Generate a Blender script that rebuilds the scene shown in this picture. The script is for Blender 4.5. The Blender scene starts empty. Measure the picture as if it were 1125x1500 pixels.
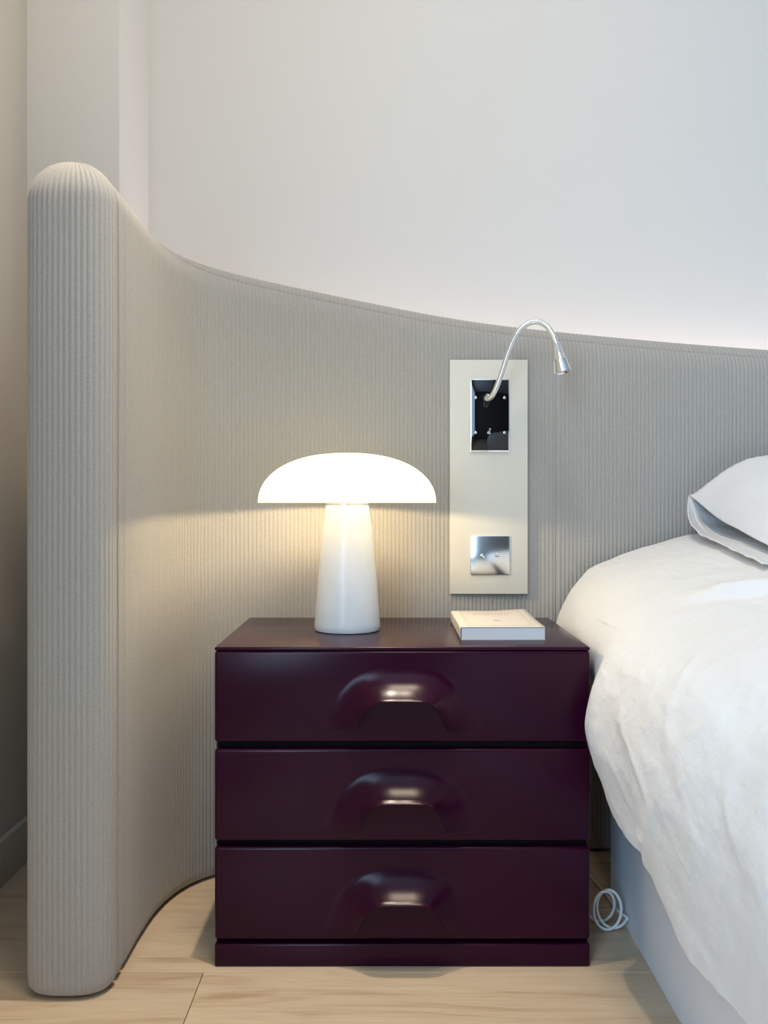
import bpy, bmesh, math, random
from mathutils import Vector, noise
random.seed(7)
S = bpy.context.scene
C = S.collection
PI = math.pi

# ------------------------------------------------------------------ camera / light / exposure
CAMZ = 0.694
F = 1300.0
cam_d = bpy.data.cameras.new('camera')
cam_d.sensor_fit = 'VERTICAL'
cam_d.sensor_height = 36.0
cam_d.lens = 36.0 * F / 1500.0
cam_d.shift_y = -15.0 / 1500.0
cam_d.shift_x = -3.5 / 1500.0
cam_d.clip_start = 0.02
cam = bpy.data.objects.new('camera', cam_d)
cam.location = (0, 0, CAMZ)
cam.rotation_euler = (PI / 2, 0, 0)
C.objects.link(cam)
S.camera = cam

w = bpy.data.worlds.new('world')
S.world = w
w.use_nodes = True
w.node_tree.nodes['Background'].inputs[0].default_value = (0.62, 0.78, 1.0, 1)
w.node_tree.nodes['Background'].inputs[1].default_value = 1.0

S.view_settings.view_transform = 'Standard'
S.view_settings.look = 'None'
S.view_settings.gamma = 1.0
S.view_settings.use_curve_mapping = False
S.view_settings.exposure = 0.45


def light(name, typ, loc, rot, power, color, **kw):
    d = bpy.data.lights.new(name, typ)
    d.energy = power
    d.color = color
    for k, v in kw.items():
        setattr(d, k, v)
    o = bpy.data.objects.new(name, d)
    o.location = loc
    o.rotation_euler = rot
    C.objects.link(o)
    return o


# daylight through the window in the side wall, behind the camera on its left (cool)
light('window_daylight', 'AREA', (-0.66, -1.2, 1.35), (0, -PI / 2, 0), 72, (0.48, 0.73, 1.0),
      shape='RECTANGLE', size=2.0, size_y=1.9)
# recessed ceiling spot almost straight above the front of the nightstand
light('ceiling_spot', 'SPOT', (-0.07, 1.20, 2.58), (0, math.radians(5), 0), 85, (1.0, 0.84, 0.66),
      spot_size=math.radians(37), spot_blend=0.9, shadow_soft_size=0.02)
# unseen warm fill, added overhead to brighten the headboard wing and pillar
light('warm_fill', 'AREA', (0.10, 0.75, 2.58), (0, 0, 0), 13, (1.0, 0.82, 0.62),
      shape='RECTANGLE', size=0.4, size_y=0.4)
# led strip glowing up the wall from behind the headboard
light('cove_led', 'AREA', (1.0, 1.918, 0.84), (PI, 0, 0), 6.4, (1.0, 0.86, 0.80),
      shape='RECTANGLE', size=2.9, size_y=0.03)


# ------------------------------------------------------------------ materials
def mat(name, col, rough=0.5, metal=0.0, spec=0.5, emit=None, estr=0.0, ior=None):
    m = bpy.data.materials.new(name)
    m.use_nodes = True
    b = m.node_tree.nodes['Principled BSDF']
    b.inputs['Base Color'].default_value = (*col, 1)
    b.inputs['Roughness'].default_value = rough
    b.inputs['Metallic'].default_value = metal
    b.inputs['Specular IOR Level'].default_value = spec
    if ior:
        b.inputs['IOR'].default_value = ior
    if emit:
        b.inputs['Emission Color'].default_value = (*emit, 1)
        b.inputs['Emission Strength'].default_value = estr
    return m


def nodes(m):
    nt = m.node_tree
    return nt, nt.nodes, nt.links, nt.nodes['Principled BSDF']


def noise_bump(m, scale, strength, dist=0.001, stretch=(1, 1, 1), detail=3, coord='Object'):
    nt, N, L, b = nodes(m)
    tc = N.new('ShaderNodeTexCoord')
    mp = N.new('ShaderNodeMapping')
    mp.inputs['Scale'].default_value = stretch
    nz = N.new('ShaderNodeTexNoise')
    nz.inputs['Scale'].default_value = scale
    nz.inputs['Detail'].default_value = detail
    bp = N.new('ShaderNodeBump')
    bp.inputs['Strength'].default_value = strength
    bp.inputs['Distance'].default_value = dist
    L.new(tc.outputs[coord], mp.inputs['Vector'])
    L.new(mp.outputs[0], nz.inputs['Vector'])
    L.new(nz.outputs['Fac'], bp.inputs['Height'])
    L.new(bp.outputs[0], b.inputs['Normal'])
    return nz, bp


def color_noise(m, scale, c0, c1, stretch=(1, 1, 1), detail=4, p0=0.35, p1=0.65):
    nt, N, L, b = nodes(m)
    tc = N.new('ShaderNodeTexCoord')
    mp = N.new('ShaderNodeMapping')
    mp.inputs['Scale'].default_value = stretch
    nz = N.new('ShaderNodeTexNoise')
    nz.inputs['Scale'].default_value = scale
    nz.inputs['Detail'].default_value = detail
    cr = N.new('ShaderNodeValToRGB')
    cr.color_ramp.elements[0].position = p0
    cr.color_ramp.elements[0].color = (*c0, 1)
    cr.color_ramp.elements[1].position = p1
    cr.color_ramp.elements[1].color = (*c1, 1)
    L.new(tc.outputs['Object'], mp.inputs['Vector'])
    L.new(mp.outputs[0], nz.inputs['Vector'])
    L.new(nz.outputs['Fac'], cr.inputs[0])
    L.new(cr.outputs[0], b.inputs['Base Color'])


M = {}
M['wall'] = mat('matt_wall_paint', (0.70, 0.69, 0.67), 0.85, spec=0.2)
noise_bump(M['wall'], 60, 0.08, 0.002)
M['wall_left'] = mat('warm_wall_paint', (0.60, 0.56, 0.49), 0.8, spec=0.2)
noise_bump(M['wall_left'], 60, 0.08, 0.002)
M['wall_dark'] = mat('dark_taupe_paint', (0.10, 0.09, 0.085), 0.8, spec=0.2)
M['wall_far'] = mat('soft_grey_paint', (0.42, 0.43, 0.44), 0.85, spec=0.2)
M['ceiling'] = mat('ceiling_paint', (0.8, 0.79, 0.77), 0.9, spec=0.1)
M['skirting'] = mat('skirting_paint', (0.60, 0.57, 0.51), 0.5)
M['subfloor'] = mat('subfloor_dark', (0.10, 0.07, 0.045), 0.9)

# corduroy
m = M['cord'] = mat('corduroy_fabric', (0.53, 0.505, 0.47), 0.95, spec=0.12)
b = m.node_tree.nodes['Principled BSDF']
b.inputs['Sheen Weight'].default_value = 0.35
b.inputs['Sheen Roughness'].default_value = 0.5
b.inputs['Sheen Tint'].default_value = (0.9, 0.9, 0.88, 1)
noise_bump(m, 700, 0.35, 0.001, (1, 1, 1.8), 2)
color_noise(m, 620, (0.36, 0.343, 0.315), (0.45, 0.43, 0.40), (1, 1, 1.6), 2)
M['cord_back'] = mat('corduroy_back', (0.5, 0.48, 0.45), 0.95, spec=0.1)

# lacquer
m = M['lacquer'] = mat('aubergine_lacquer', (0.024, 0.0010, 0.0125), 0.21, spec=0.20)
noise_bump(m, 900, 0.04, 0.0004, detail=1)
M['lacquer_dark'] = mat('recess_black', (0.004, 0.002, 0.004), 0.7, spec=0.2)

# oak
m = M['oak'] = mat('oak_planks', (0.5, 0.36, 0.2), 0.42, spec=0.4)
nt, N, L, b = nodes(m)
geo = N.new('ShaderNodeNewGeometry')
oi = N.new('ShaderNodeObjectInfo')
off = N.new('ShaderNodeVectorMath'); off.operation = 'SCALE'
comb = N.new('ShaderNodeCombineXYZ')
mul = N.new('ShaderNodeMath'); mul.operation = 'MULTIPLY'; mul.inputs[1].default_value = 37.0
L.new(oi.outputs['Random'], mul.inputs[0])
L.new(mul.outputs[0], comb.inputs[0]); L.new(mul.outputs[0], comb.inputs[1]); L.new(mul.outputs[0], comb.inputs[2])
add = N.new('ShaderNodeVectorMath'); add.operation = 'ADD'
L.new(geo.outputs['Position'], add.inputs[0]); L.new(comb.outputs[0], add.inputs[1])
mp = N.new('ShaderNodeMapping'); mp.inputs['Scale'].default_value = (1.1, 9.0, 1.0)
L.new(add.outputs[0], mp.inputs['Vector'])
n1 = N.new('ShaderNodeTexNoise'); n1.inputs['Scale'].default_value = 2.2; n1.inputs['Detail'].default_value = 6; n1.inputs['Distortion'].default_value = 1.4
L.new(mp.outputs[0], n1.inputs['Vector'])
mp2 = N.new('ShaderNodeMapping'); mp2.inputs['Scale'].default_value = (6.0, 160.0, 1.0)
L.new(add.outputs[0], mp2.inputs['Vector'])
n2 = N.new('ShaderNodeTexNoise'); n2.inputs['Scale'].default_value = 2.0; n2.inputs['Detail'].default_value = 3
L.new(mp2.outputs[0], n2.inputs['Vector'])
cr = N.new('ShaderNodeValToRGB')
e = cr.color_ramp.elements
e[0].position = 0.30; e[0].color = (0.44, 0.32, 0.20, 1)
e[1].position = 0.70; e[1].color = (0.62, 0.50, 0.355, 1)
x = cr.color_ramp.elements.new(0.46); x.color = (0.58, 0.455, 0.315, 1)
L.new(n1.outputs['Fac'], cr.inputs[0])
mx = N.new('ShaderNodeMix'); mx.data_type = 'RGBA'; mx.blend_type = 'MULTIPLY'; mx.inputs[0].default_value = 0.35
gr = N.new('ShaderNodeValToRGB')
gr.color_ramp.elements[0].position = 0.3; gr.color_ramp.elements[0].color = (0.72, 0.66, 0.58, 1)
gr.color_ramp.elements[1].position = 0.6; gr.color_ramp.elements[1].color = (1, 1, 1, 1)
L.new(n2.outputs['Fac'], gr.inputs[0])
L.new(cr.outputs[0], mx.inputs[6]); L.new(gr.outputs[0], mx.inputs[7])
hs = N.new('ShaderNodeHueSaturation')
mr = N.new('ShaderNodeMapRange'); mr.inputs[3].default_value = 0.92; mr.inputs[4].default_value = 1.06
L.new(oi.outputs['Random'], mr.inputs[0]); L.new(mr.outputs[0], hs.inputs['Value'])
L.new(mx.outputs[2], hs.inputs['Color'])
L.new(hs.outputs[0], b.inputs['Base Color'])
bp = N.new('ShaderNodeBump'); bp.inputs['Strength'].default_value = 0.12; bp.inputs['Distance'].default_value = 0.001
L.new(n2.outputs['Fac'], bp.inputs['Height']); L.new(bp.outputs[0], b.inputs['Normal'])

M['shade_out'] = mat('opal_glass_lit', (0.5, 0.48, 0.42), 0.35, emit=(1.0, 0.84, 0.42), estr=1.3)
M['shade_in'] = mat('opal_glass_inside', (0.35, 0.34, 0.32), 0.5, emit=(1.0, 0.83, 0.58), estr=0.7)
m = M['alabaster'] = mat('white_alabaster', (0.84, 0.84, 0.83), 0.28, spec=0.5)
color_noise(m, 9, (0.80, 0.81, 0.82), (0.95, 0.945, 0.93), (1, 1, 0.45), 6, 0.3, 0.7)
M['chrome'] = mat('polished_chrome', (0.86, 0.87, 0.89), 0.07, 1.0)
M['chrome_plate'] = mat('satin_chrome', (0.80, 0.82, 0.86), 0.17, 1.0)
M['chrome_soft'] = mat('brushed_chrome', (0.75, 0.75, 0.75), 0.22, 1.0)
M['dark_reflection'] = mat('mirror_plate_painted_reflection', (0.003, 0.003, 0.004), 0.04, 0.0, 0.5, ior=1.55)  # dark reflection in the polished plate, painted in as a black base colour
M['lens'] = mat('led_lens', (0.35, 0.36, 0.38), 0.2)
M['panel'] = mat('cream_panel_lacquer', (0.70, 0.675, 0.60), 0.42, spec=0.4)
M['panel_edge'] = mat('panel_edge_dark', (0.30, 0.27, 0.22), 0.6)
M['cover'] = mat('cream_paper_cover', (0.66, 0.62, 0.55), 0.6, spec=0.3)
m = M['pages'] = mat('page_edges', (0.74, 0.74, 0.75), 0.9, spec=0.1)
noise_bump(m, 300, 0.3, 0.0005, (0.1, 0.1, 8))
M['print'] = mat('faded_red_print', (0.45, 0.20, 0.13), 0.8)
M['print_line'] = mat('faded_line_print', (0.52, 0.42, 0.34), 0.8)
m = M['linen'] = mat('white_linen', (0.77, 0.77, 0.77), 0.95, spec=0.1)
b = m.node_tree.nodes['Principled BSDF']
b.inputs['Sheen Weight'].default_value = 0.2
noise_bump(m, 30, 0.5, 0.007, (1.6, 0.6, 1), 6)
M['base_fabric'] = mat('pale_bed_base', (0.84, 0.88, 0.95), 0.6, spec=0.3)
M['mattress'] = mat('mattress_ticking', (0.75, 0.75, 0.75), 0.9)
M['cable'] = mat('white_cable', (0.75, 0.75, 0.74), 0.4)
M['frame_white'] = mat('window_frame_white', (0.8, 0.8, 0.8), 0.5)
mg = M['glass'] = mat('window_glass', (1, 1, 1), 0.0)
mg.node_tree.nodes['Principled BSDF'].inputs['Transmission Weight'].default_value = 1.0


# ------------------------------------------------------------------ mesh helpers
def mesh_obj(name, verts, faces, material, parent=None, smooth=False):
    me = bpy.data.meshes.new(name)
    me.from_pydata([tuple(v) for v in verts], [], faces)
    me.update()
    if smooth:
        me.polygons.foreach_set('use_smooth', [True] * len(me.polygons))
    mats = material if isinstance(material, (list, tuple)) else [material]
    for k in mats:
        me.materials.append(k)
    o = bpy.data.objects.new(name, me)
    C.objects.link(o)
    if parent:
        o.parent = parent
    return o


def bm_obj(name, bm, material, parent=None, smooth=False, loc=None):
    me = bpy.data.meshes.new(name)
    bmesh.ops.recalc_face_normals(bm, faces=bm.faces)
    bm.to_mesh(me); bm.free()
    if smooth:
        me.polygons.foreach_set('use_smooth', [True] * len(me.polygons))
    me.materials.append(material)
    o = bpy.data.objects.new(name, me)
    C.objects.link(o)
    if loc:
        o.location = loc
    if parent:
        o.parent = parent
    return o


def box_bm(x0, x1, y0, y1, z0, z1, bevel=0.0, seg=3):
    bm = bmesh.new()
    vs = [bm.verts.new((x, y, z)) for x in (x0, x1) for y in (y0, y1) for z in (z0, z1)]
    for f in ((0, 1, 3, 2), (4, 6, 7, 5), (0, 4, 5, 1), (2, 3, 7, 6), (0, 2, 6, 4), (1, 5, 7, 3)):
        bm.faces.new([vs[i] for i in f])
    bmesh.ops.recalc_face_normals(bm, faces=bm.faces)
    if bevel > 0:
        bmesh.ops.bevel(bm, geom=bm.edges[:], offset=bevel, segments=seg, profile=0.5, affect='EDGES')
    return bm


def box(name, x0, x1, y0, y1, z0, z1, material, parent=None, bevel=0.0, seg=3):
    o = bm_obj(name, box_bm(x0, x1, y0, y1, z0, z1, bevel, seg), material, parent)
    if bevel > 0:
        smooth_angle(o)
    return o


def smooth_angle(o, deg=40):
    me = o.data
    me.polygons.foreach_set('use_smooth', [True] * len(me.polygons))
    bm = bmesh.new(); bm.from_mesh(me)
    for e in bm.edges:
        if len(e.link_faces) == 2 and e.calc_face_angle(0) > math.radians(deg):
            e.smooth = False
    bm.to_mesh(me); bm.free()


def lathe(name, prof, material, parent=None, seg=64, loc=(0, 0, 0), close_ends=True):
    verts, faces = [], []
    n = len(prof)
    for k in range(seg):
        a = 2 * PI * k / seg
        for r, z in prof:
            verts.append((r * math.cos(a), r * math.sin(a), z))
    for k in range(seg):
        k2 = (k + 1) % seg
        for i in range(n - 1):
            faces.append((k * n + i, k2 * n + i, k2 * n + i + 1, k * n + i + 1))
    if close_ends:
        faces.append([k * n for k in range(seg)][::-1])
        faces.append([k * n + n - 1 for k in range(seg)])
    o = mesh_obj(name, verts, faces, material, parent, True)
    o.location = loc
    smooth_angle(o, 50)
    return o


def tube(name, pts, r, material, parent=None, seg=10, radii=None, ring=None):
    """tube through points; ring=(pitch, amp) adds the corrugation of a gooseneck"""
    verts, faces = [], []
    n = len(pts)
    P = [Vector(p) for p in pts]
    up = Vector((0.13, 0.2, 0.97))
    dist = 0.0
    for i in range(n):
        t = (P[min(i + 1, n - 1)] - P[max(i - 1, 0)]).normalized()
        if i:
            dist += (P[i] - P[i - 1]).length
        a = up - t * up.dot(t)
        if a.length < 1e-3:
            a = Vector((1, 0, 0)) - t * t.x
        a.normalize()
        up = a
        bb = t.cross(a)
        rr = radii[i] if radii else r
        if ring:
            rr += ring[1] * math.cos(2 * PI * dist / ring[0])
        for k in range(seg):
            an = 2 * PI * k / seg
            verts.append(P[i] + a * (rr * math.cos(an)) + bb * (rr * math.sin(an)))
    for i in range(n - 1):
        for k in range(seg):
            k2 = (k + 1) % seg
            faces.append((i * seg + k, i * seg + k2, (i + 1) * seg + k2, (i + 1) * seg + k))
    faces.append(list(range(seg))[::-1])
    faces.append([(n - 1) * seg + k for k in range(seg)])
    return mesh_obj(name, verts, faces, material, parent, True)


def catmull(pts, per=12):
    out = []
    n = len(pts)
    for i in range(n - 1):
        p0 = pts[max(i - 1, 0)]; p1 = pts[i]; p2 = pts[i + 1]; p3 = pts[min(i + 2, n - 1)]
        for k in range(per):
            t = k / per
            out.append(tuple(0.5 * ((2 * b) + (-a + c) * t + (2 * a - 5 * b + 4 * c - d) * t * t + (-a + 3 * b - 3 * c + d) * t ** 3)
                             for a, b, c, d in zip(p0, p1, p2, p3)))
    out.append(tuple(pts[-1]))
    return out


def resample(pts, step):
    """even arc-length samples of a polyline"""
    P = [Vector(p) for p in pts]
    acc = [0.0]
    for i in range(1, len(P)):
        acc.append(acc[-1] + (P[i] - P[i - 1]).length)
    n = max(2, int(round(acc[-1] / step)))
    out, j = [], 0
    for k in range(n + 1):
        s = acc[-1] * k / n
        while j < len(acc) - 2 and acc[j + 1] < s:
            j += 1
        d = acc[j + 1] - acc[j]
        out.append(P[j].lerp(P[j + 1], 0 if d == 0 else (s - acc[j]) / d))
    return out


def lerp_table(tab, x):
    """piecewise smooth table look-up"""
    if x <= tab[0][0]:
        return tab[0][1]
    for (a, va), (b_, vb) in zip(tab, tab[1:]):
        if x <= b_:
            t = (x - a) / (b_ - a)
            return va + (vb - va) * t
    return tab[-1][1]


def empty(name, loc, label, cat, group=None):
    o = bpy.data.objects.new(name, None)
    o.empty_display_size = 0.05
    o.location = loc
    C.objects.link(o)
    tag(o, label, cat, group)
    return o


def tag(o, label, cat, group=None):
    o['label'] = label
    o['category'] = cat
    if group:
        o['group'] = group
    return o


def struct(o, label=None, cat=None):
    o['kind'] = 'structure'
    if label:
        o['label'] = label
        o['category'] = cat
    return o


def adopt(o, parent):
    """parent without moving (parent is an unrotated empty)"""
    o.parent = parent
    o.location = Vector(o.location) - Vector(parent.location)
    return o


# ------------------------------------------------------------------ the setting
YB = 1.957          # back wall
XL = -0.705         # left wall
XR = 2.9
YF = -2.62          # wall behind the camera
H = 2.6
fl = struct(box('floor', XL - 0.1, XR + 0.1, YF - 0.1, YB + 0.1, -0.06, -0.012, M['subfloor']),
            'oak plank floor laid parallel to the headboard wall', 'floor')
PW = 0.2
row = 0
y1 = 1.309 + 4 * PW
plank_cache = {}
while y1 > YF:
    y0 = y1 - PW
    start = XL - 0.02 - [0.9, 0.35, 1.25, 0.6][row % 4]
    # the row in front of the nightstand has its end joint left of it
    if abs(y1 - 1.309) < 0.01:
        start = -0.27 - 1.8
    x = start
    while x < XR:
        xa, xb = max(x, XL), min(x + 1.8, XR)
        ya, yb = max(y0, YF), min(y1, YB)
        if xb - xa > 0.02 and yb - ya > 0.01:
            key = (round(xb - xa, 3), round(yb - ya, 3))
            if key not in plank_cache:
                hx, hy = (xb - xa) / 2 - 0.0005, (yb - ya) / 2 - 0.0005
                bm = box_bm(-hx, hx, -hy, hy, -0.012, 0.0, 0.0006, 1)
                o = bm_obj('plank', bm, M['oak'])
                plank_cache[key] = o.data
            else:
                o = bpy.data.objects.new('plank', plank_cache[key]); C.objects.link(o)
            o.location = ((xa + xb) / 2, (ya + yb) / 2, 0)
            o.parent = fl
        x += 1.8
    y1 = y0
    row += 1

struct(box('wall_back', XL - 0.1, XR + 0.1, YB, YB + 0.1, -0.012, H, M['wall']), 'pale matt wall behind the curved headboard', 'wall')
struct(box('wall_column', XL, -0.5245, 1.742, YB, -0.012, H, M['wall']), 'pale square pillar in the corner behind the headboard end', 'pillar')
struct(box('wall_right', XR, XR + 0.1, YF, YB, -0.012, H, M['wall_far']), 'soft grey side wall beyond the bed', 'wall')
struct(box('ceiling', XL - 0.1, XR + 0.1, YF - 0.1, YB + 0.1, H, H + 0.1, M['ceiling']), 'plain white ceiling', 'ceiling')
struct(box('baseboard_left', XL, XL + 0.012, YF, 1.742, 0.0, 0.082, M['skirting'], bevel=0.002), 'low beige skirting board along the side wall', 'baseboard')
struct(box('wall_front', XL - 0.1, XR + 0.1, YF - 0.1, YF, -0.012, H, M['wall_dark']), 'plain dark taupe wall facing the headboard', 'wall')
# side wall with its window
WY0, WY1, WZ0, WZ1 = -2.25, -0.15, 0.3, 2.4
bmw = bmesh.new()
for (a, b_, c, d) in ((YF, WY0, -0.012, H), (WY1, YB, -0.012, H), (WY0, WY1, -0.012, WZ0), (WY0, WY1, WZ1, H)):
    t = box_bm(XL - 0.1, XL, a, b_, c, d)
    me = bpy.data.meshes.new('t'); t.to_mesh(me); t.free(); bmw.from_mesh(me)
bmesh.ops.remove_doubles(bmw, verts=bmw.verts[:], dist=1e-5)
struct(bm_obj('wall_left', bmw, M['wall_left']), 'warm beige side wall with low skirting and a tall window', 'wall')
wf = bmesh.new()
YM = (WY0 + WY1) / 2
for (a, b_, c, d) in ((WY0, WY0 + 0.06, WZ0, WZ1), (WY1 - 0.06, WY1, WZ0, WZ1), (WY0 + 0.06, WY1 - 0.06, WZ0, WZ0 + 0.06), (WY0 + 0.06, WY1 - 0.06, WZ1 - 0.06, WZ1), (YM - 0.03, YM + 0.03, WZ0 + 0.06, WZ1 - 0.06)):
    t = box_bm(XL - 0.08, XL - 0.02, a, b_, c, d)
    me = bpy.data.meshes.new('t'); t.to_mesh(me); t.free(); wf.from_mesh(me)
bmesh.ops.remove_doubles(wf, verts=wf.verts[:], dist=1e-5)
win = struct(bm_obj('window_1', wf, M['frame_white']), 'tall white framed window with two panes', 'window')
for (a, b_) in ((WY0 + 0.06, YM - 0.03), (YM + 0.03, WY1 - 0.06)):
    box('pane', XL - 0.055, XL - 0.049, a, b_, WZ0 + 0.06, WZ1 - 0.06, M['glass'], win)

# ------------------------------------------------------------------ headboard
R = 0.0615
EY = 1.281
XI = -0.388
plan = [(2.45, 1.775), (1.6, 1.775), (1.0, 1.772), (0.7, 1.766), (0.5, 1.76), (0.34, 1.753), (0.22, 1.747), (0.1, 1.738), (0.0, 1.727),
        (-0.1, 1.712), (-0.18, 1.695), (-0.25, 1.672), (-0.305, 1.642), (-0.345, 1.602), (-0.370, 1.550), (-0.384, 1.480), (XI, 1.40), (XI, 1.34), (XI, EY)]
PITCH = 0.0080
PER = 8
inner = resample(catmull([(a, b_, 0) for a, b_ in plan], 14), PITCH / PER)
nI = len(inner)
cols = []       # (p, q, outward plan normal, ztop, s, kind)
s = 0.0
for i, p in enumerate(inner):
    t = (inner[min(i + 1, nI - 1)] - inner[max(i - 1, 0)]).normalized()
    nrm = Vector((-t.y, t.x, 0))          # towards the viewer side
    if i:
        s += (p - inner[i - 1]).length
    if i == 0 and nrm.y > 0:
        flip = -1
    elif i == 0:
        flip = 1
    nrm *= flip
    cols.append([p, p - nrm * R, nrm, s, 'face'])
s_end = s
E = Vector((XI - R, EY, 0))
endpts = []
for k in range(0, 241):
    ph = PI * k / 240
    cx, sy = math.cos(ph), math.sin(ph)
    ex = 2 / 2.7
    endpts.append(Vector((E.x + R * math.copysign(abs(cx) ** ex, cx), E.y - 0.05 * abs(sy) ** ex, 0)))
endpts = resample(endpts, PITCH / PER)
for i, p in enumerate(endpts):
    if i == 0:
        continue
    t = (endpts[min(i + 1, len(endpts) - 1)] - endpts[i - 1]).normalized()
    nrm = Vector((-t.y, t.x, 0))
    if nrm.dot(p - E) < 0:
        nrm = -nrm
    s += (p - endpts[i - 1]).length
    cols.append([p, E.copy(), nrm, s, 'end'])

ztab_x = [(-0.46, 1.180), (-0.40, 1.172), (-0.37, 1.158), (-0.33, 1.142), (-0.25, 1.130), (-0.18, 1.119), (-0.08, 1.101), (0.03, 1.082), (0.13, 1.064), (0.25, 1.049), (0.4, 1.035), (0.6, 1.018), (0.8, 1.004), (1.1, 0.99), (2.45, 0.97)]


def ztop_at(p, q):
    # height of the ridge: full along the wing, easing down behind the nightstand
    if p.y < 1.50 and p.x < -0.35:
        t = max(0.0, min(1.0, (p.y - 1.281) / 0.22))
        return 1.181 - 0.013 * t * t
    return min(1.168, lerp_table(ztab_x, p.x))


# smooth the ridge heights along the path
zt = [ztop_at(c[0], c[1]) for c in cols]
for _ in range(3):
    acc = [0.0]
    for v in zt:
        acc.append(acc[-1] + v)
    K = 60
    zt = [(acc[min(len(zt), i + K + 1)] - acc[max(0, i - K)]) / (min(len(zt), i + K + 1) - max(0, i - K)) for i in range(len(zt))]

SEAM_X = 0.335
s_seam_mid = min((abs(c[0].x - SEAM_X), c[3]) for c in cols if c[4] == 'face')[1]
s_seam_a = min((abs(c[0].y - 1.283), c[3]) for c in cols if c[4] == 'face' and c[0].x < -0.38)[1]
s_seam_b = min((abs(c[0].y - 1.312), c[3]) for c in cols if c[4] == 'face' and c[0].x < -0.38)[1]
TH_SEAM = 38
thetas = [0, 7, 14, 21, 28, 34, 36.5, 38, 39.5, 42, 48, 56, 64, 72, 80, 86, 90]
flat_rows = [0.0, 0.05, 0.12, 0.25, 0.4, 0.55, 0.7, 0.82, 0.9, 0.96]
bottom = [(0.014, 0.004), (0.006, 0.005), (0.0015, 0.011), (0.0, 0.022)]   # (inset, z)
verts = []
rowkinds = []
for ci, (p, q, nrm, sc, kind) in enumerate(cols):
    z_top = zt[ci]
    zs = z_top - R
    ribs = 0.0031 * (abs(math.sin(PI * sc / PITCH)) ** 0.42 - 0.75)
    g = 0.0
    for ss, wd, dp in ((s_seam_mid, 0.0018, 0.0035), (s_seam_a, 0.0030, 0.009), (s_seam_b, 0.0026, 0.006)):
        g -= dp * math.exp(-((sc - ss) / wd) ** 2)
    # padded swell between the two wing seams
    col = []
    puff = 0.0
    for ins, z in bottom:
        v = p - nrm * ins + nrm * (ribs * 0.6 + g) * (0.3 if z < 0.008 else 1.0)
        col.append((v.x, v.y, z))
    for fr in flat_rows[1:]:
        z = 0.022 + (zs - 0.022) * fr
        wob = 0.0010 * noise.noise(Vector((sc * 9, z * 6, 1.7)))
        v = p + nrm * (ribs + g + wob)
        col.append((v.x, v.y, z))
    for th in thetas:
        a = math.radians(th)
        u = 1 - math.cos(a)
        base = p.lerp(q, u)
        amp = ribs + g
        if kind == 'face' and sc < s_seam_a:
            amp -= 0.0022 * math.exp(-((th - TH_SEAM) / 1.6) ** 2)
        if th > 70:
            amp *= (90 - th) / 20 if kind == 'end' else 1.0
        v = base + nrm * (math.cos(a) * amp)
        col.append((v.x, v.y, zs + R * math.sin(a) + math.sin(a) * amp))
    verts.append(col)
nr = len(verts[0])
row_seam = len(bottom) + len(flat_rows) - 1 + thetas.index(38)
panels = {'front_panel_a': [], 'front_panel_b': [], 'end_panel': [], 'top_band': []}
for ci in range(len(cols) - 1):
    sc = 0.5 * (cols[ci][3] + cols[ci + 1][3])
    for ri in range(nr - 1):
        if sc >= s_seam_a:
            k = 'end_panel'
        elif ri >= row_seam:
            k = 'top_band'
        elif sc > s_seam_mid:
            k = 'front_panel_b'
        else:
            k = 'front_panel_a'
        panels[k].append((ci, ri))
hb = empty('headboard', (E.x, E.y, 0), 'tall curved headboard upholstered in grey-beige corduroy, wrapping around the nightstand', 'headboard')


def grid_part(name, cells, material, parent):
    idx, vs, fs = {}, [], []

    def g(c, r):
        if (c, r) not in idx:
            idx[(c, r)] = len(vs)
            vs.append(verts[c][r])
        return idx[(c, r)]
    for c, r in cells:
        fs.append((g(c, r), g(c, r + 1), g(c + 1, r + 1), g(c + 1, r)))
    o = mesh_obj(name, vs, fs, material, None, True)
    adopt(o, parent)
    return o


for k, nm in (('front_panel_b', 'front_panel'), ('front_panel_a', 'front_panel'), ('end_panel', 'end_panel'), ('top_band', 'top_band')):
    grid_part(nm, panels[k], M['cord'], hb)
# plain back of the headboard
bv, bf = [], []
step = 40
idxs = list(range(0, nI, step)) + ([nI - 1] if (nI - 1) % step else [])
prof_n = 0
for i in idxs:
    p, q, nrm, sc, kind = cols[i]
    z_top = zt[i]
    o_ = p - nrm * (2 * R)
    colv = []
    for th in (0, 20, 40, 60, 80, 90):
        a = math.radians(90 + th)
        off_ = R * (1 - math.cos(a))
        v = p - nrm * off_
        colv.append((v.x, v.y, z_top - R + (R - 0.0008) * math.sin(a)))
    colv.append((o_.x, o_.y, 0.004))
    v = p - nrm * 0.012
    colv.append((v.x, v.y, 0.0042))
    prof_n = len(colv)
    bv += colv
for a in range(len(idxs) - 1):
    for r in range(prof_n - 1):
        bf.append((a * prof_n + r, (a + 1) * prof_n + r, (a + 1) * prof_n + r + 1, a * prof_n + r + 1))
adopt(mesh_obj('back_panel', bv, bf, M['cord_back'], None, True), hb)


def hb_front(xq):
    """y of the headboard front at this x (straight part)"""
    return min((abs(c[0].x - xq), c[0].y) for c in cols if c[4] == 'face' and c[0].y > 1.6)[1]


# ------------------------------------------------------------------ nightstand
YN0, YN1 = 1.3236, 1.662
NX0, NX1 = -0.2566, 0.3040
SC = F / YN0


def zpx(py):
    return CAMZ - (py - 735) / SC


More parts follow.
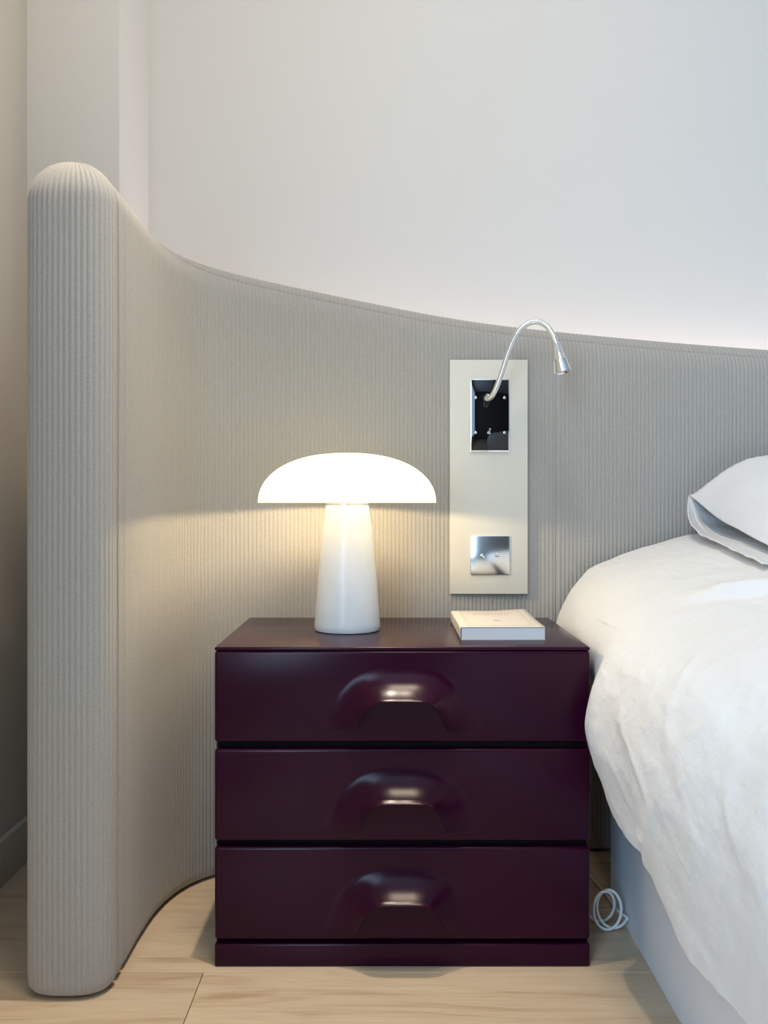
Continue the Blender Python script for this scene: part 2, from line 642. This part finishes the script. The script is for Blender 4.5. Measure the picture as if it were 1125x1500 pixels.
ns = empty('nightstand', ((NX0 + NX1) / 2, YN0, 0), 'glossy aubergine lacquered nightstand with three drawers and moulded arch pulls', 'nightstand')
ZT = zpx(948)
adopt(box('carcass', NX0 + 0.004, NX1 - 0.004, YN0 + 0.018, YN1, 0.004, ZT - 0.006, M['lacquer_dark']), ns)
adopt(box('top', NX0, NX1, YN0 + 0.0005, YN1 + 0.001, ZT - 0.0055, ZT, M['lacquer'], bevel=0.002), ns)
for sx in (NX0, NX1 - 0.0045):
    adopt(box('side_panel', sx, sx + 0.0045, YN0 + 0.0165, YN1 + 0.0005, 0.003, ZT - 0.0056, M['lacquer'], bevel=0.001, seg=1), ns)


def handle_mesh(cx, zc_bot, yface):
    """moulded hood pull: flares out of the drawer face up to an arched lip"""
    hi = 48.0 / SC
    half_o = [(-118, 0), (-109, 27), (-93, 56), (-66, 79), (-35, 89.5), (0, 91)]
    half_i = [(-67, 0), (-60.5, 16), (-52, 32), (-44, 41.5), (-34, 46.8), (-18, 48), (0, 48)]
    NS, NT = 60, 18

    def arch(half):
        pts = half + [(-x_, z_) for x_, z_ in half[-2::-1]]
        L_ = catmull([(x_ / SC, z_ / SC, 0) for x_, z_ in pts], 10)
        total = sum(math.dist(p, q) for p, q in zip(L_, L_[1:]))
        return resample(L_, total / NS)
    co, ci_ = arch(half_o), arch(half_i)
    vs, fs = [], []
    rows = []
    for i in range(NS + 1):
        po, pi_ = (co[i].x, max(0.0, co[i].y)), (ci_[i].x, max(0.0, ci_[i].y))
        sn = math.sin(PI * i / NS)
        hm = 0.013 + 0.021 * min(1.0, pi_[1] / hi)
        r = []
        for j in range(NT + 1):
            t = j / NT
            h = hm * (0.4 * t ** 1.5 + 0.6 * t ** 2.2)
            r.append((po[0] + (pi_[0] - po[0]) * t, h, po[1] + (pi_[1] - po[1]) * t))
        # rounded lip and the inside wall back to the drawer face
        lx, lz = pi_[0], pi_[1]
        nx, nz = -lx, -lz
        ln = math.hypot(nx, nz) or 1
        nx, nz = nx / ln, nz / ln
        if sn < 0.05:
            nz = 0.0
        for dh, dn in ((0.0004, 0.0007), (-0.0008, 0.0016), (-0.0025, 0.0019)):
            r.append((lx + nx * dn, hm + dh, max(0.0, lz + nz * dn)))
        r.append((lx + nx * 0.0010, 0.0, max(0.0, lz + nz * 0.0010)))
        rows.append(r)
    n = len(rows[0])
    for r in rows:
        for (x_, h, z_) in r:
            vs.append((cx + x_, yface - h - 0.0001, zc_bot + z_))
    for i in range(NS):
        for j in range(n - 1):
            fs.append((i * n + j, i * n + j + 1, (i + 1) * n + j + 1, (i + 1) * n + j))
    fs.append([j for j in range(n)])
    fs.append([NS * n + j for j in range(n)][::-1])
    return vs, fs


for (ya, yb, hy) in ((953.5, 1087.5, 1068), (1097, 1232.5, 1215), (1241, 1377, 1360)):
    d = adopt(box('drawer', NX0, NX1, YN0, YN0 + 0.018, zpx(yb), zpx(ya), M['lacquer'], bevel=0.0048, seg=5), ns)
    vs, fs = handle_mesh((NX0 + NX1) / 2, zpx(hy), YN0)
    h = mesh_obj('handle', vs, fs, M['lacquer'], None, True)
    smooth_angle(h, 50)
    h.parent = d
    h.location = Vector((0, 0, 0)) - Vector(d.location) - Vector(ns.location)
    h['label'] = 'moulded arch pull swelling out of the drawer front'
adopt(box('plinth', NX0, NX1, YN0 + 0.0002, YN0 + 0.03, 0.0, zpx(1383), M['lacquer'], bevel=0.003, seg=3), ns)

# ------------------------------------------------------------------ table lamp
LX, LY = -0.066, 1.502
tl = empty('table_lamp', (LX, LY, ZT), 'lit mushroom table lamp with opal dome shade on tapered white stone base', 'table lamp')
RIM = 0.6925
lathe('base', [(0.0500, 0.0), (0.0540, 0.0012), (0.0553, 0.005), (0.0553, 0.012), (0.0480, 0.105), (0.0405, 0.180), (0.0368, RIM - ZT - 0.010), (0.0362, RIM - ZT - 0.0045)],
      M['alabaster'], tl)
lathe('collar', [(0.0350, RIM - ZT - 0.0045), (0.0350, RIM - ZT - 0.0025), (0.0362, RIM - ZT - 0.0022), (0.0362, RIM - ZT + 0.001), (0.030, RIM - ZT + 0.003)], M['chrome_soft'], tl)
hz = RIM - ZT
lathe('lamp_holder', [(0.012, hz + 0.003), (0.012, hz + 0.012), (0.010, hz + 0.014)], M['frame_white'], tl, 24)
op = []
NQ = 26
for k in range(NQ + 1):
    a = (PI / 2) * k / NQ
    op.append((0.1500 * abs(math.cos(a)) ** (2 / 2.35), hz + 0.0835 * abs(math.sin(a)) ** (2 / 2.1)))
op[-1] = (0.0005, op[-1][1])
ip = [(max(0.0004, r - 0.003 * (1 if k < NQ else 0)), z - 0.0028 * (k / NQ)) for k, (r, z) in enumerate(op)]
sh_v, sh_f = [], []
SEG = 96
prof = ip[::-1] + op
npf = len(prof)
for k in range(SEG):
    a = 2 * PI * k / SEG
    for r, z in prof:
        sh_v.append((r * math.cos(a), r * math.sin(a), z))
mi = []
for k in range(SEG):
    k2 = (k + 1) % SEG
    for i in range(npf - 1):
        sh_f.append((k * npf + i, k2 * npf + i, k2 * npf + i + 1, k * npf + i + 1))
        mi.append(1 if i < len(ip) - 1 else 0)
sh = mesh_obj('lamp_shade', sh_v, sh_f, [M['shade_out'], M['shade_in']], tl, True)
sh.data.polygons.foreach_set('material_index', mi)
sh['label'] = 'glowing opal glass dome shade'
bulb = light('lamp_bulb', 'POINT', (LX, LY, RIM + 0.022), (0, 0, 0), 2.8, (1.0, 0.78, 0.46), shadow_soft_size=0.010)
adopt(bulb, tl)

# ------------------------------------------------------------------ paperback on the nightstand
BX0, BX1, BY0, BY1 = 0.1165, 0.2495, 1.392, 1.603
bk = empty('paperback_book', ((BX0 + BX1) / 2, BY0, ZT), 'cream paperback book lying flat on the nightstand', 'book')
TH = 0.0195
adopt(box('page_block', BX0 + 0.0015, BX1 - 0.0008, BY0 + 0.0006, BY1 - 0.0006, ZT + 0.0006, ZT + TH - 0.0005, M['pages']), bk)
cvv = []
cvf = []
# cover: bottom sheet, spine, top sheet with its far corner lifting slightly
pr = [(BX1, 0.0), (BX0 + 0.0015, 0.0), (BX0 + 0.0003, 0.0008), (BX0, 0.003), (BX0, TH - 0.003), (BX0 + 0.0003, TH - 0.0008), (BX0 + 0.0015, TH)]
for k in range(1, 13):
    pr.append((BX0 + 0.0015 + (BX1 - BX0 - 0.0015) * k / 12, TH))
NY = 12
for j in range(NY + 1):
    y = BY0 + (BY1 - BY0) * j / NY
    for i, (x_, z_) in enumerate(pr):
        lift = 0.0
        if z_ == TH:
            fx = (x_ - BX0) / (BX1 - BX0); fy = j / NY
            lift = 0.0035 * max(0, fx - 0.55) / 0.45 * max(0, fy - 0.45) / 0.55
        cvv.append((x_, y, ZT + 0.0003 + z_ + lift))
npr = len(pr)
for j in range(NY):
    for i in range(npr - 1):
        cvf.append((j * npr + i, j * npr + i + 1, (j + 1) * npr + i + 1, (j + 1) * npr + i))
cv = mesh_obj('cover', cvv, cvf, M['cover'], None, True)
so = cv.modifiers.new('thickness', 'SOLIDIFY'); so.thickness = 0.0004; so.offset = 1
smooth_angle(cv, 60)
adopt(cv, bk)


def flat_strip(x0, x1, y0, y1, lifted=True):
    def zz(x_, y_):
        fx = (x_ - BX0) / (BX1 - BX0); fy = (y_ - BY0) / (BY1 - BY0)
        return ZT + 0.0003 + TH + 0.0006 + 0.0035 * max(0, fx - 0.55) / 0.45 * max(0, fy - 0.45) / 0.55
    vs, fs = [], []
    nx = max(1, int((x1 - x0) / 0.006)); ny = max(1, int((y1 - y0) / 0.006))
    for j in range(ny + 1):
        for i in range(nx + 1):
            x_ = x0 + (x1 - x0) * i / nx; y_ = y0 + (y1 - y0) * j / ny
            vs.append((x_, y_, zz(x_, y_)))
    for j in range(ny):
        for i in range(nx):
            a = j * (nx + 1) + i
            fs.append((a, a + 1, a + nx + 2, a + nx + 1))
    return vs, fs


def strips(name, rects, material):
    V_, F_ = [], []
    for r in rects:
        a, f = flat_strip(*r)
        o_ = len(V_)
        V_ += a
        F_ += [tuple(i + o_ for i in q) for q in f]
    return adopt(mesh_obj(name, V_, F_, material), bk)


fr = []
for ins, t in ((0.013, 0.0011), (0.0165, 0.0008)):
    a0, a1, c0, c1 = BX0 + ins, BX1 - ins, BY0 + ins, BY1 - ins
    fr += [(a0, a1, c0, c0 + t), (a0, a1, c1 - t, c1), (a0, a0 + t, c0, c1), (a1 - t, a1, c0, c1)]
strips('cover_border', fr, M['print_line'])
rt = []
rnd = random.Random(3)
for (yc, hh, xa, xb) in ((BY1 - 0.046, 0.0125, BX0 + 0.026, BX1 - 0.026), (BY1 - 0.066, 0.0125, BX0 + 0.034, BX1 - 0.036)):
    x_ = xa
    while x_ < xb:
        wd = rnd.uniform(0.0016, 0.0030)
        rt.append((x_, x_ + 0.0010, yc, yc + hh))
        k = rnd.random()
        if k < 0.6:
            rt.append((x_ + 0.0008, x_ + wd, yc + (0 if k < 0.3 else hh - 0.0009), yc + (0.0009 if k < 0.3 else hh)))
        x_ += wd + 0.0016 + (0.003 if rnd.random() < 0.12 else 0)
rt.append(((BX0 + BX1) / 2 - 0.006, (BX0 + BX1) / 2 + 0.006, BY0 + 0.075, BY0 + 0.081))
strips('cover_print', rt, M['print'])['kind'] = 'stuff'

# ------------------------------------------------------------------ wall panel with reading light and switches
PY = hb_front(0.2) - 0.0022
PF = PY - 0.010            # front of the cream panel
k2 = F / PF


def px_(x): return (x - 566) / k2
def pz_(y): return CAMZ - (y - 735) / k2


wp = empty('wall_panel', (px_(716), PF, pz_(870)), 'narrow upright cream panel fixed to the corduroy headboard', 'panel')
adopt(box('face_plate', px_(659), px_(773), PF, PF + 0.0065, pz_(870), pz_(527), M['panel'], bevel=0.0007, seg=2), wp)
adopt(box('back_frame', px_(659) + 0.002, px_(773) - 0.0005, PF + 0.0065, PY + 0.008, pz_(870) + 0.001, pz_(527) - 0.001, M['panel_edge']), wp)


def dolly(parent, x, z, y, tilt, lean=0):
    """small toggle switch: hex nut, threaded collar, ball-ended lever"""
    a = lathe('switch_nut', [(0.0036, 0.0), (0.0036, 0.0016), (0.0026, 0.0022), (0.0022, 0.0034), (0.0012, 0.0036)], M['chrome'], None, 12)
    a.rotation_euler = (PI / 2, 0, 0); a.location = (x, y, z)
    adopt(a, parent)
    pts = [(x, y - 0.002, z), (x + lean * 0.004, y - 0.0055, z + tilt * 0.003), (x + lean * 0.008, y - 0.010, z + tilt * 0.0065), (x + lean * 0.0088, y - 0.0112, z + tilt * 0.0075)]
    t = tube('switch_lever', pts, 0.001, M['chrome'], None, 10, radii=[0.0010, 0.0013, 0.0019, 0.0010])
    adopt(t, parent)


# reading light
UX0, UX1, UZ0, UZ1 = px_(690), px_(745), pz_(661.5), pz_(556.5)
rl = empty('reading_light', ((UX0 + UX1) / 2, PF, UZ0), 'chrome gooseneck reading light on a mirror plate, its dark reflection painted in black', 'reading light')
adopt(box('mount_frame', UX0 - 0.0012, UX1 + 0.0012, PF - 0.0035, PF + 0.0005, UZ0 - 0.0012, UZ1 + 0.0012, M['chrome'], bevel=0.001, seg=2), rl)
adopt(box('mount_plate', UX0 + 0.0006, UX1 - 0.0006, PF - 0.0046, PF - 0.003, UZ0 + 0.0022, UZ1 - 0.0006, M['dark_reflection'], bevel=0.0004, seg=2), rl)
for sx in (696.5, 738.5):
    for sz in (583, 634):
        sc_ = lathe('screw', [(0.0031, 0.0), (0.0031, 0.0008), (0.0022, 0.0016), (0.0008, 0.0018)], M['chrome_soft'], None, 16)
        sc_.rotation_euler = (PI / 2, 0, 0); sc_.location = (px_(sx), PF - 0.0044, pz_(sz))
        adopt(sc_, rl)
dolly(rl, px_(716), pz_(634), PF - 0.0044, 1.0, 0.15)


def at(px, py, Y):
    return ((px - 566) / F * Y, Y, CAMZ - (py - 735) / F * Y)


sock = lathe('neck_socket', [(0.0075, 0.0), (0.0075, 0.004), (0.0058, 0.007), (0.0056, 0.016), (0.0045, 0.018)], M['chrome'], None, 24)
sock.rotation_euler = (PI / 2, 0, 0); sock.location = at(713, 582, PF - 0.0044)
adopt(sock, rl)
neck = [at(713, 582, PF - 0.016), at(713.5, 583.5, PF - 0.030), at(716, 584, PF - 0.046), at(722, 578, PF - 0.060), at(729, 563, PF - 0.070), at(737, 540, PF - 0.078), at(745, 515, PF - 0.084),
        at(756, 491, PF - 0.090), at(770, 476, PF - 0.094), at(786, 471, PF - 0.098), at(800, 477, PF - 0.102), at(809, 489, PF - 0.105), at(815, 503, PF - 0.107)]
nk = resample(catmull(neck, 16), 0.0006)
adopt(tube('gooseneck', nk, 0.0050, M['chrome'], None, 12, ring=(0.0030, 0.00028)), rl)
h0 = Vector(at(814.2, 501, PF - 0.1068)); h1 = Vector(at(824.5, 546, PF - 0.1125))
ax = (h1 - h0)
ln = ax.length
head = lathe('lamp_head', [(0.0046, 0.0), (0.0056, 0.002), (0.0066, 0.006), (0.0118, ln * 0.55), (0.0122, ln * 0.56), (0.0122, ln * 0.585), (0.0164, ln - 0.002), (0.0166, ln), (0.0140, ln), (0.0118, ln - 0.004)], M['chrome'], None, 40)
head.rotation_euler = ax.to_track_quat('Z', 'Y').to_euler()
head.location = h0
adopt(head, rl)
lens = lathe('lens', [(0.0125, 0.0), (0.0125, 0.001), (0.006, 0.0022), (0.001, 0.0025)], M['lens'], None, 32)
lens.rotation_euler = head.rotation_euler
lens.location = h0 + ax * ((ln - 0.0045) / ln)
adopt(lens, rl)

# switch plate
LX0, LX1, LZ0, LZ1 = px_(689), px_(746), pz_(841.5), pz_(785)
sw = empty('switch_plate', ((LX0 + LX1) / 2, PF, LZ0), 'square chrome light switch plate with two small toggles', 'light switch')
adopt(box('plate', LX0, LX1, PF - 0.0045, PF + 0.0005, LZ0, LZ1, M['chrome_plate'], bevel=0.001, seg=2), sw)
dolly(sw, px_(706), pz_(814), PF - 0.0045, -0.5, 0.3)
dolly(sw, px_(727), pz_(813), PF - 0.0045, -0.1, 0.5)

# ------------------------------------------------------------------ bed
bb = box_bm(0.392, 2.02, -0.42, 1.60, 0.0, 0.33)
bmesh.ops.bevel(bb, geom=[e for e in bb.edges if abs(e.verts[0].co.z - e.verts[1].co.z) > 0.1], offset=0.055, segments=8, profile=0.5, affect='EDGES')
bmesh.ops.bevel(bb, geom=[e for e in bb.edges if all(abs(v.co.z - 0.33) < 1e-4 for v in e.verts)], offset=0.012, segments=3, profile=0.5, affect='EDGES')
bo = bm_obj('bed_base', bb, M['base_fabric'])
smooth_angle(bo, 35)
tag(bo, 'plain pale upholstered bed base on the oak floor under the duvet', 'bed base')
mb = box_bm(0.385, 2.03, -0.42, 1.70, 0.331, 0.495, 0.05, 4)
mo = bm_obj('mattress', mb, M['mattress'], smooth=True)
tag(mo, 'thick white mattress on the bed base, covered by the duvet', 'mattress')

# duvet: cross-sections (x, z) from hem to middle at several y
far = [(1.25, 0.640), (1.75, 0.62), (2.0, 0.57), (2.09, 0.46), (2.11, 0.28)]
secs = [
    (1.735, [(.345, .400), (.334, .420), (.328, .440), (.334, .468), (.345, .495), (.360, .521), (.396, .561), (.437, .583), (.515, .609), (.62, .634), (.85, .650)]),
    (1.55, [(.345, .400), (.333, .420), (.326, .440), (.328, .464), (.337, .488), (.355, .514), (.390, .548), (.434, .571), (.515, .596), (.62, .619), (.85, .638)]),
    (1.385, [(.340, .380), (.330, .410), (.325, .430), (.325, .455), (.335, .480), (.352, .504), (.386, .532), (.432, .554), (.515, .580), (.63, .602), (.85, .622)]),
    (1.335, [(.330, .330), (.320, .370), (.316, .405), (.318, .437), (.328, .468), (.347, .495), (.382, .522), (.430, .546), (.515, .573), (.63, .596), (.85, .616)]),
    (1.285, [(.306, .300), (.294, .335), (.288, .375), (.297, .418), (.315, .456), (.340, .487), (.378, .515), (.428, .540), (.515, .568), (.63, .592), (.85, .612)]),
    (1.22, [(.309, .262), (.299, .308), (.293, .358), (.300, .408), (.317, .450), (.341, .482), (.379, .511), (.428, .536), (.515, .564), (.63, .588), (.85, .608)]),
    (1.15, [(.314, .246), (.305, .300), (.300, .352), (.305, .403), (.320, .446), (.343, .479), (.381, .508), (.430, .534), (.515, .562), (.63, .586), (.85, .606)]),
    (1.08, [(.322, .240), (.312, .290), (.307, .345), (.311, .398), (.324, .442), (.346, .476), (.384, .506), (.432, .532), (.516, .560), (.63, .584), (.85, .604)]),
    (0.98, [(.335, .192), (.322, .260), (.316, .330), (.319, .388), (.331, .436), (.352, .472), (.388, .503), (.436, .530), (.520, .558), (.63, .582), (.85, .602)]),
    (0.85, [(.350, .188), (.335, .255), (.326, .325), (.328, .385), (.339, .434), (.359, .470), (.395, .502), (.443, .528), (.525, .556), (.64, .580), (.85, .600)]),
    (0.4, [(.352, .185), (.337, .250), (.328, .322), (.330, .383), (.341, .432), (.361, .469), (.397, .500), (.445, .527), (.527, .555), (.64, .578), (.85, .598)]),
    (-0.5, [(.352, .185), (.337, .250), (.328, .322), (.330, .383), (.341, .432), (.361, .469), (.397, .500), (.445, .527), (.527, .555), (.64, .578), (.85, .598)]),
]
ys = [s_[0] for s_ in secs]
curves = [catmull([(a, b_, 0) for a, b_ in s_[1] + far], 14) for s_ in secs]
NU = len(curves[0])


def section(y):
    if y >= ys[0]:
        return curves[0]
    for i in range(len(ys) - 1):
        if y >= ys[i + 1]:
            t = (ys[i] - y) / (ys[i] - ys[i + 1])
            i0, i3 = max(i - 1, 0), min(i + 2, len(ys) - 1)
            t = t * t * (3 - 2 * t) * 0.5 + t * 0.5
            return [(a[0] + (b_[0] - a[0]) * t, a[1] + (b_[1] - a[1]) * t, 0) for a, b_ in zip(curves[i], curves[i + 1])]
    return curves[-1]


yv = [1.735 - 0.0075 * i for i in range(0, 150)]
while yv[-1] > -0.48:
    yv.append(yv[-1] - 0.03)
grid = []
for y in yv:
    sec = section(y)
    rowv = []
    for k, (x_, z_, _) in enumerate(sec):
        a = sec[max(k - 1, 0)]; c = sec[min(k + 1, NU - 1)]
        t = Vector((c[0] - a[0], 0, c[1] - a[1])).normalized()
        nrm = Vector((-t.z, 0, t.x))
        near_ns = 1.0 if y < 1.27 else (0.15 if (z_ < 0.50 and x_ < 0.36) else 0.5)
        if y < 1.31 and y >= 1.27:
            near_ns = 0.4
        P_ = Vector((x_, y, z_))
        d = 0.0055 * noise.noise(Vector((x_ * 5 + y * 3, y * 6 - z_ * 5, z_ * 3)))
        d += 0.0040 * noise.noise(Vector(((x_ + z_) * 16 - y * 5, y * 7 + 3.1, z_ * 5 + 9)))
        # sharper creases
        q_ = noise.noise(Vector((x_ * 4 + y * 9 + 4, y * 3 - z_ * 9, 2.2)))
        d += 0.0030 * (max(0.0, 1 - abs(q_) * 5.0)) ** 2 * (0.5 + noise.noise(Vector((x_ * 6, y * 6, 8.0))))
        q_ = noise.noise(Vector((x_ * 22 - y * 9 + 14, y * 19 + z_ * 12, 5.2)))
        d += 0.0016 * (max(0.0, 1 - abs(q_) * 4.0)) ** 2
        d *= near_ns
        # the long fold across the top of the duvet
        if x_ > 0.40:
            yl = 1.30 - (x_ - 0.43) * 0.75
            m_ = min(1.0, max(0.0, (x_ - 0.425) / 0.06))
            u_ = (y - yl) / 0.022
            d += m_ * 0.027 * (1 / (1 + math.exp(-u_ * 5)) * math.exp(-max(0, u_) * 0.45))
        # pleat in the hanging side
        if z_ < 0.42 and x_ < 0.4:
            fz = min(1.0, (0.42 - z_) / 0.12)
            u_ = (y - 1.115) / 0.012
            d -= 0.014 * fz * (1 / (1 + math.exp(-u_ * 2))) * math.exp(-max(0, y - 1.115) * 16)
        P_ += nrm * d
        if y > 1.315 and P_.x < 0.3125 and z_ < 0.56:
            P_.x = 0.3125
        rowv.append(P_)
    # ragged hem
    grid.append(rowv)
gv, gf = [], []
for r in grid:
    gv += r
for j in range(len(yv) - 1):
    for k in range(NU - 1):
        gf.append((j * NU + k, (j + 1) * NU + k, (j + 1) * NU + k + 1, j * NU + k + 1))
dv = mesh_obj('duvet', gv, gf, M['linen'], None, True)
md = dv.modifiers.new('thickness', 'SOLIDIFY'); md.thickness = 0.006; md.offset = -1
md2 = dv.modifiers.new('soft', 'SUBSURF'); md2.levels = 1; md2.render_levels = 1
tag(dv, 'rumpled white linen duvet hanging over the side of the bed', 'duvet')

# ------------------------------------------------------------------ pillow (open end of the case faces the nightstand)
PX0, PX1, PYa, PYb = 0.602, 1.20, 1.34, 1.728


def bed_z(x_, y):
    sec = section(y)
    best = min(sec[:-40], key=lambda p: abs(p[0] - x_) + (10 if p[1] < 0.5 else 0))
    return best[1]


pv, pf = [], []
NUu, NV = 60, 44
pil = empty('pillow', ((PX0 + PX1) / 2, (PYa + PYb) / 2, 0.60), 'white pillow in a loose open-ended pillowcase on the duvet', 'pillow')


def edge_x(v):
    """x of the open edge of the pillowcase"""
    return PX0 - 0.012 * v ** 6


def edge_h(v):
    return 0.012 + 0.056 * math.exp(-(1 - v) * 3.0)


top_v, low_v = [], []
for i in range(NUu + 1):
    u = (i / NUu) ** 1.5
    for j in range(NV + 1):
        v = j / NV
        y = PYa + (PYb - PYa) * v
        x_ = edge_x(v) + (PX1 - edge_x(v)) * u
        zb = bed_z(x_, min(1.73, y)) + 0.010
        rise = (1 - math.exp(-u * 13)) * max(0.0, 1 - u ** 5) ** 0.6
        g_ = math.sin(PI / 2 * min(1.0, v / 0.78)) ** 0.75
        back = 1.0 if v < 0.92 else math.sqrt(max(0.0, 1 - ((v - 0.92) / 0.08) ** 2))
        hh = edge_h(v) * (1 - rise * 0.2) + 0.088 * rise * g_
        hh *= 1 - (1 - back) * min(1.0, u * 14)
        near = min(1.0, v / 0.08)
        hh = hh * (0.15 + 0.85 * near)
        if u > 0.9:
            hh *= max(0.05, 1 - ((u - 0.9) / 0.1) ** 2)
        wr = 0.004 * noise.noise(Vector((x_ * 14, y * 14, 0))) + 0.006 * noise.noise(Vector((x_ * 7, y * 6, 4.4)))
        top_v.append((x_, y, zb + hh + wr * min(1, u * 25) * near))
ext_n = 12
for i in range(-ext_n, NUu + 1):
    for j in range(NV + 1):
        v = j / NV
        y = PYa + (PYb - PYa) * v
        ext = 0.034 * (1 - math.exp(-(1 - v) * 9)) + 0.0008
        fl_h = 0.016 + 0.054 * math.exp(-(1 - v) * 7.0)
        if i < 0:
            w_ = -i / ext_n
            x_ = edge_x(v) - ext * w_
            zb = bed_z(x_, min(1.73, y)) + 0.009 + (fl_h - 0.009) * (w_ ** 2 * (1 - v ** 6) + v ** 6) + 0.003 * noise.noise(Vector((x_ * 30, y * 34, 1))) * w_
        else:
            u = (i / NUu) ** 1.5
            x_ = edge_x(v) + (PX1 - edge_x(v)) * u
            zb = bed_z(x_, min(1.73, y)) + 0.009 + (fl_h - 0.009) * v ** 6 * math.exp(-u * 20)
        if v > 0.93:
            zt_ = top_v[max(i, 0) * (NV + 1) + j][2]
            zb += (zt_ - zb) * ((v - 0.93) / 0.07) ** 2
        low_v.append((x_, y, zb))


def sheet(vs, nu, nv):
    return [(i * (nv + 1) + j, i * (nv + 1) + j + 1, (i + 1) * (nv + 1) + j + 1, (i + 1) * (nv + 1) + j) for i in range(nu) for j in range(nv)]


for nm, vs, nu in (('case_top', top_v, NUu), ('case_flap', low_v, NUu + ext_n)):
    o = mesh_obj(nm, vs, sheet(vs, nu, NV), M['linen'], None, True)
    s_ = o.modifiers.new('thickness', 'SOLIDIFY'); s_.thickness = 0.0022; s_.offset = 0
    adopt(o, pil)

# ------------------------------------------------------------------ cable on the floor between nightstand and bed
cp = []
for i in range(0, 120):
    a = i / 119 * 2 * PI * 2.6 + 2.2
    cp.append((0.345 + 0.022 * i / 119 + 0.021 * math.cos(a), 1.455 - 0.03 * i / 119 + 0.012 * math.sin(a * 0.5), 0.033 + 0.0295 * math.sin(a) + 0.001))
cp = [(0.315, 1.640, 0.10), (0.318, 1.600, 0.07), (0.322, 1.55, 0.060)] + cp + [(0.38, 1.47, 0.02), (0.386, 1.56, 0.004), (0.372, 1.66, 0.004)]
cab = tube('power_cable', resample(catmull(cp, 4), 0.003), 0.0024, M['cable'], None, 8)
tag(cab, 'looped white power cable on the floor between nightstand and bed', 'cable')
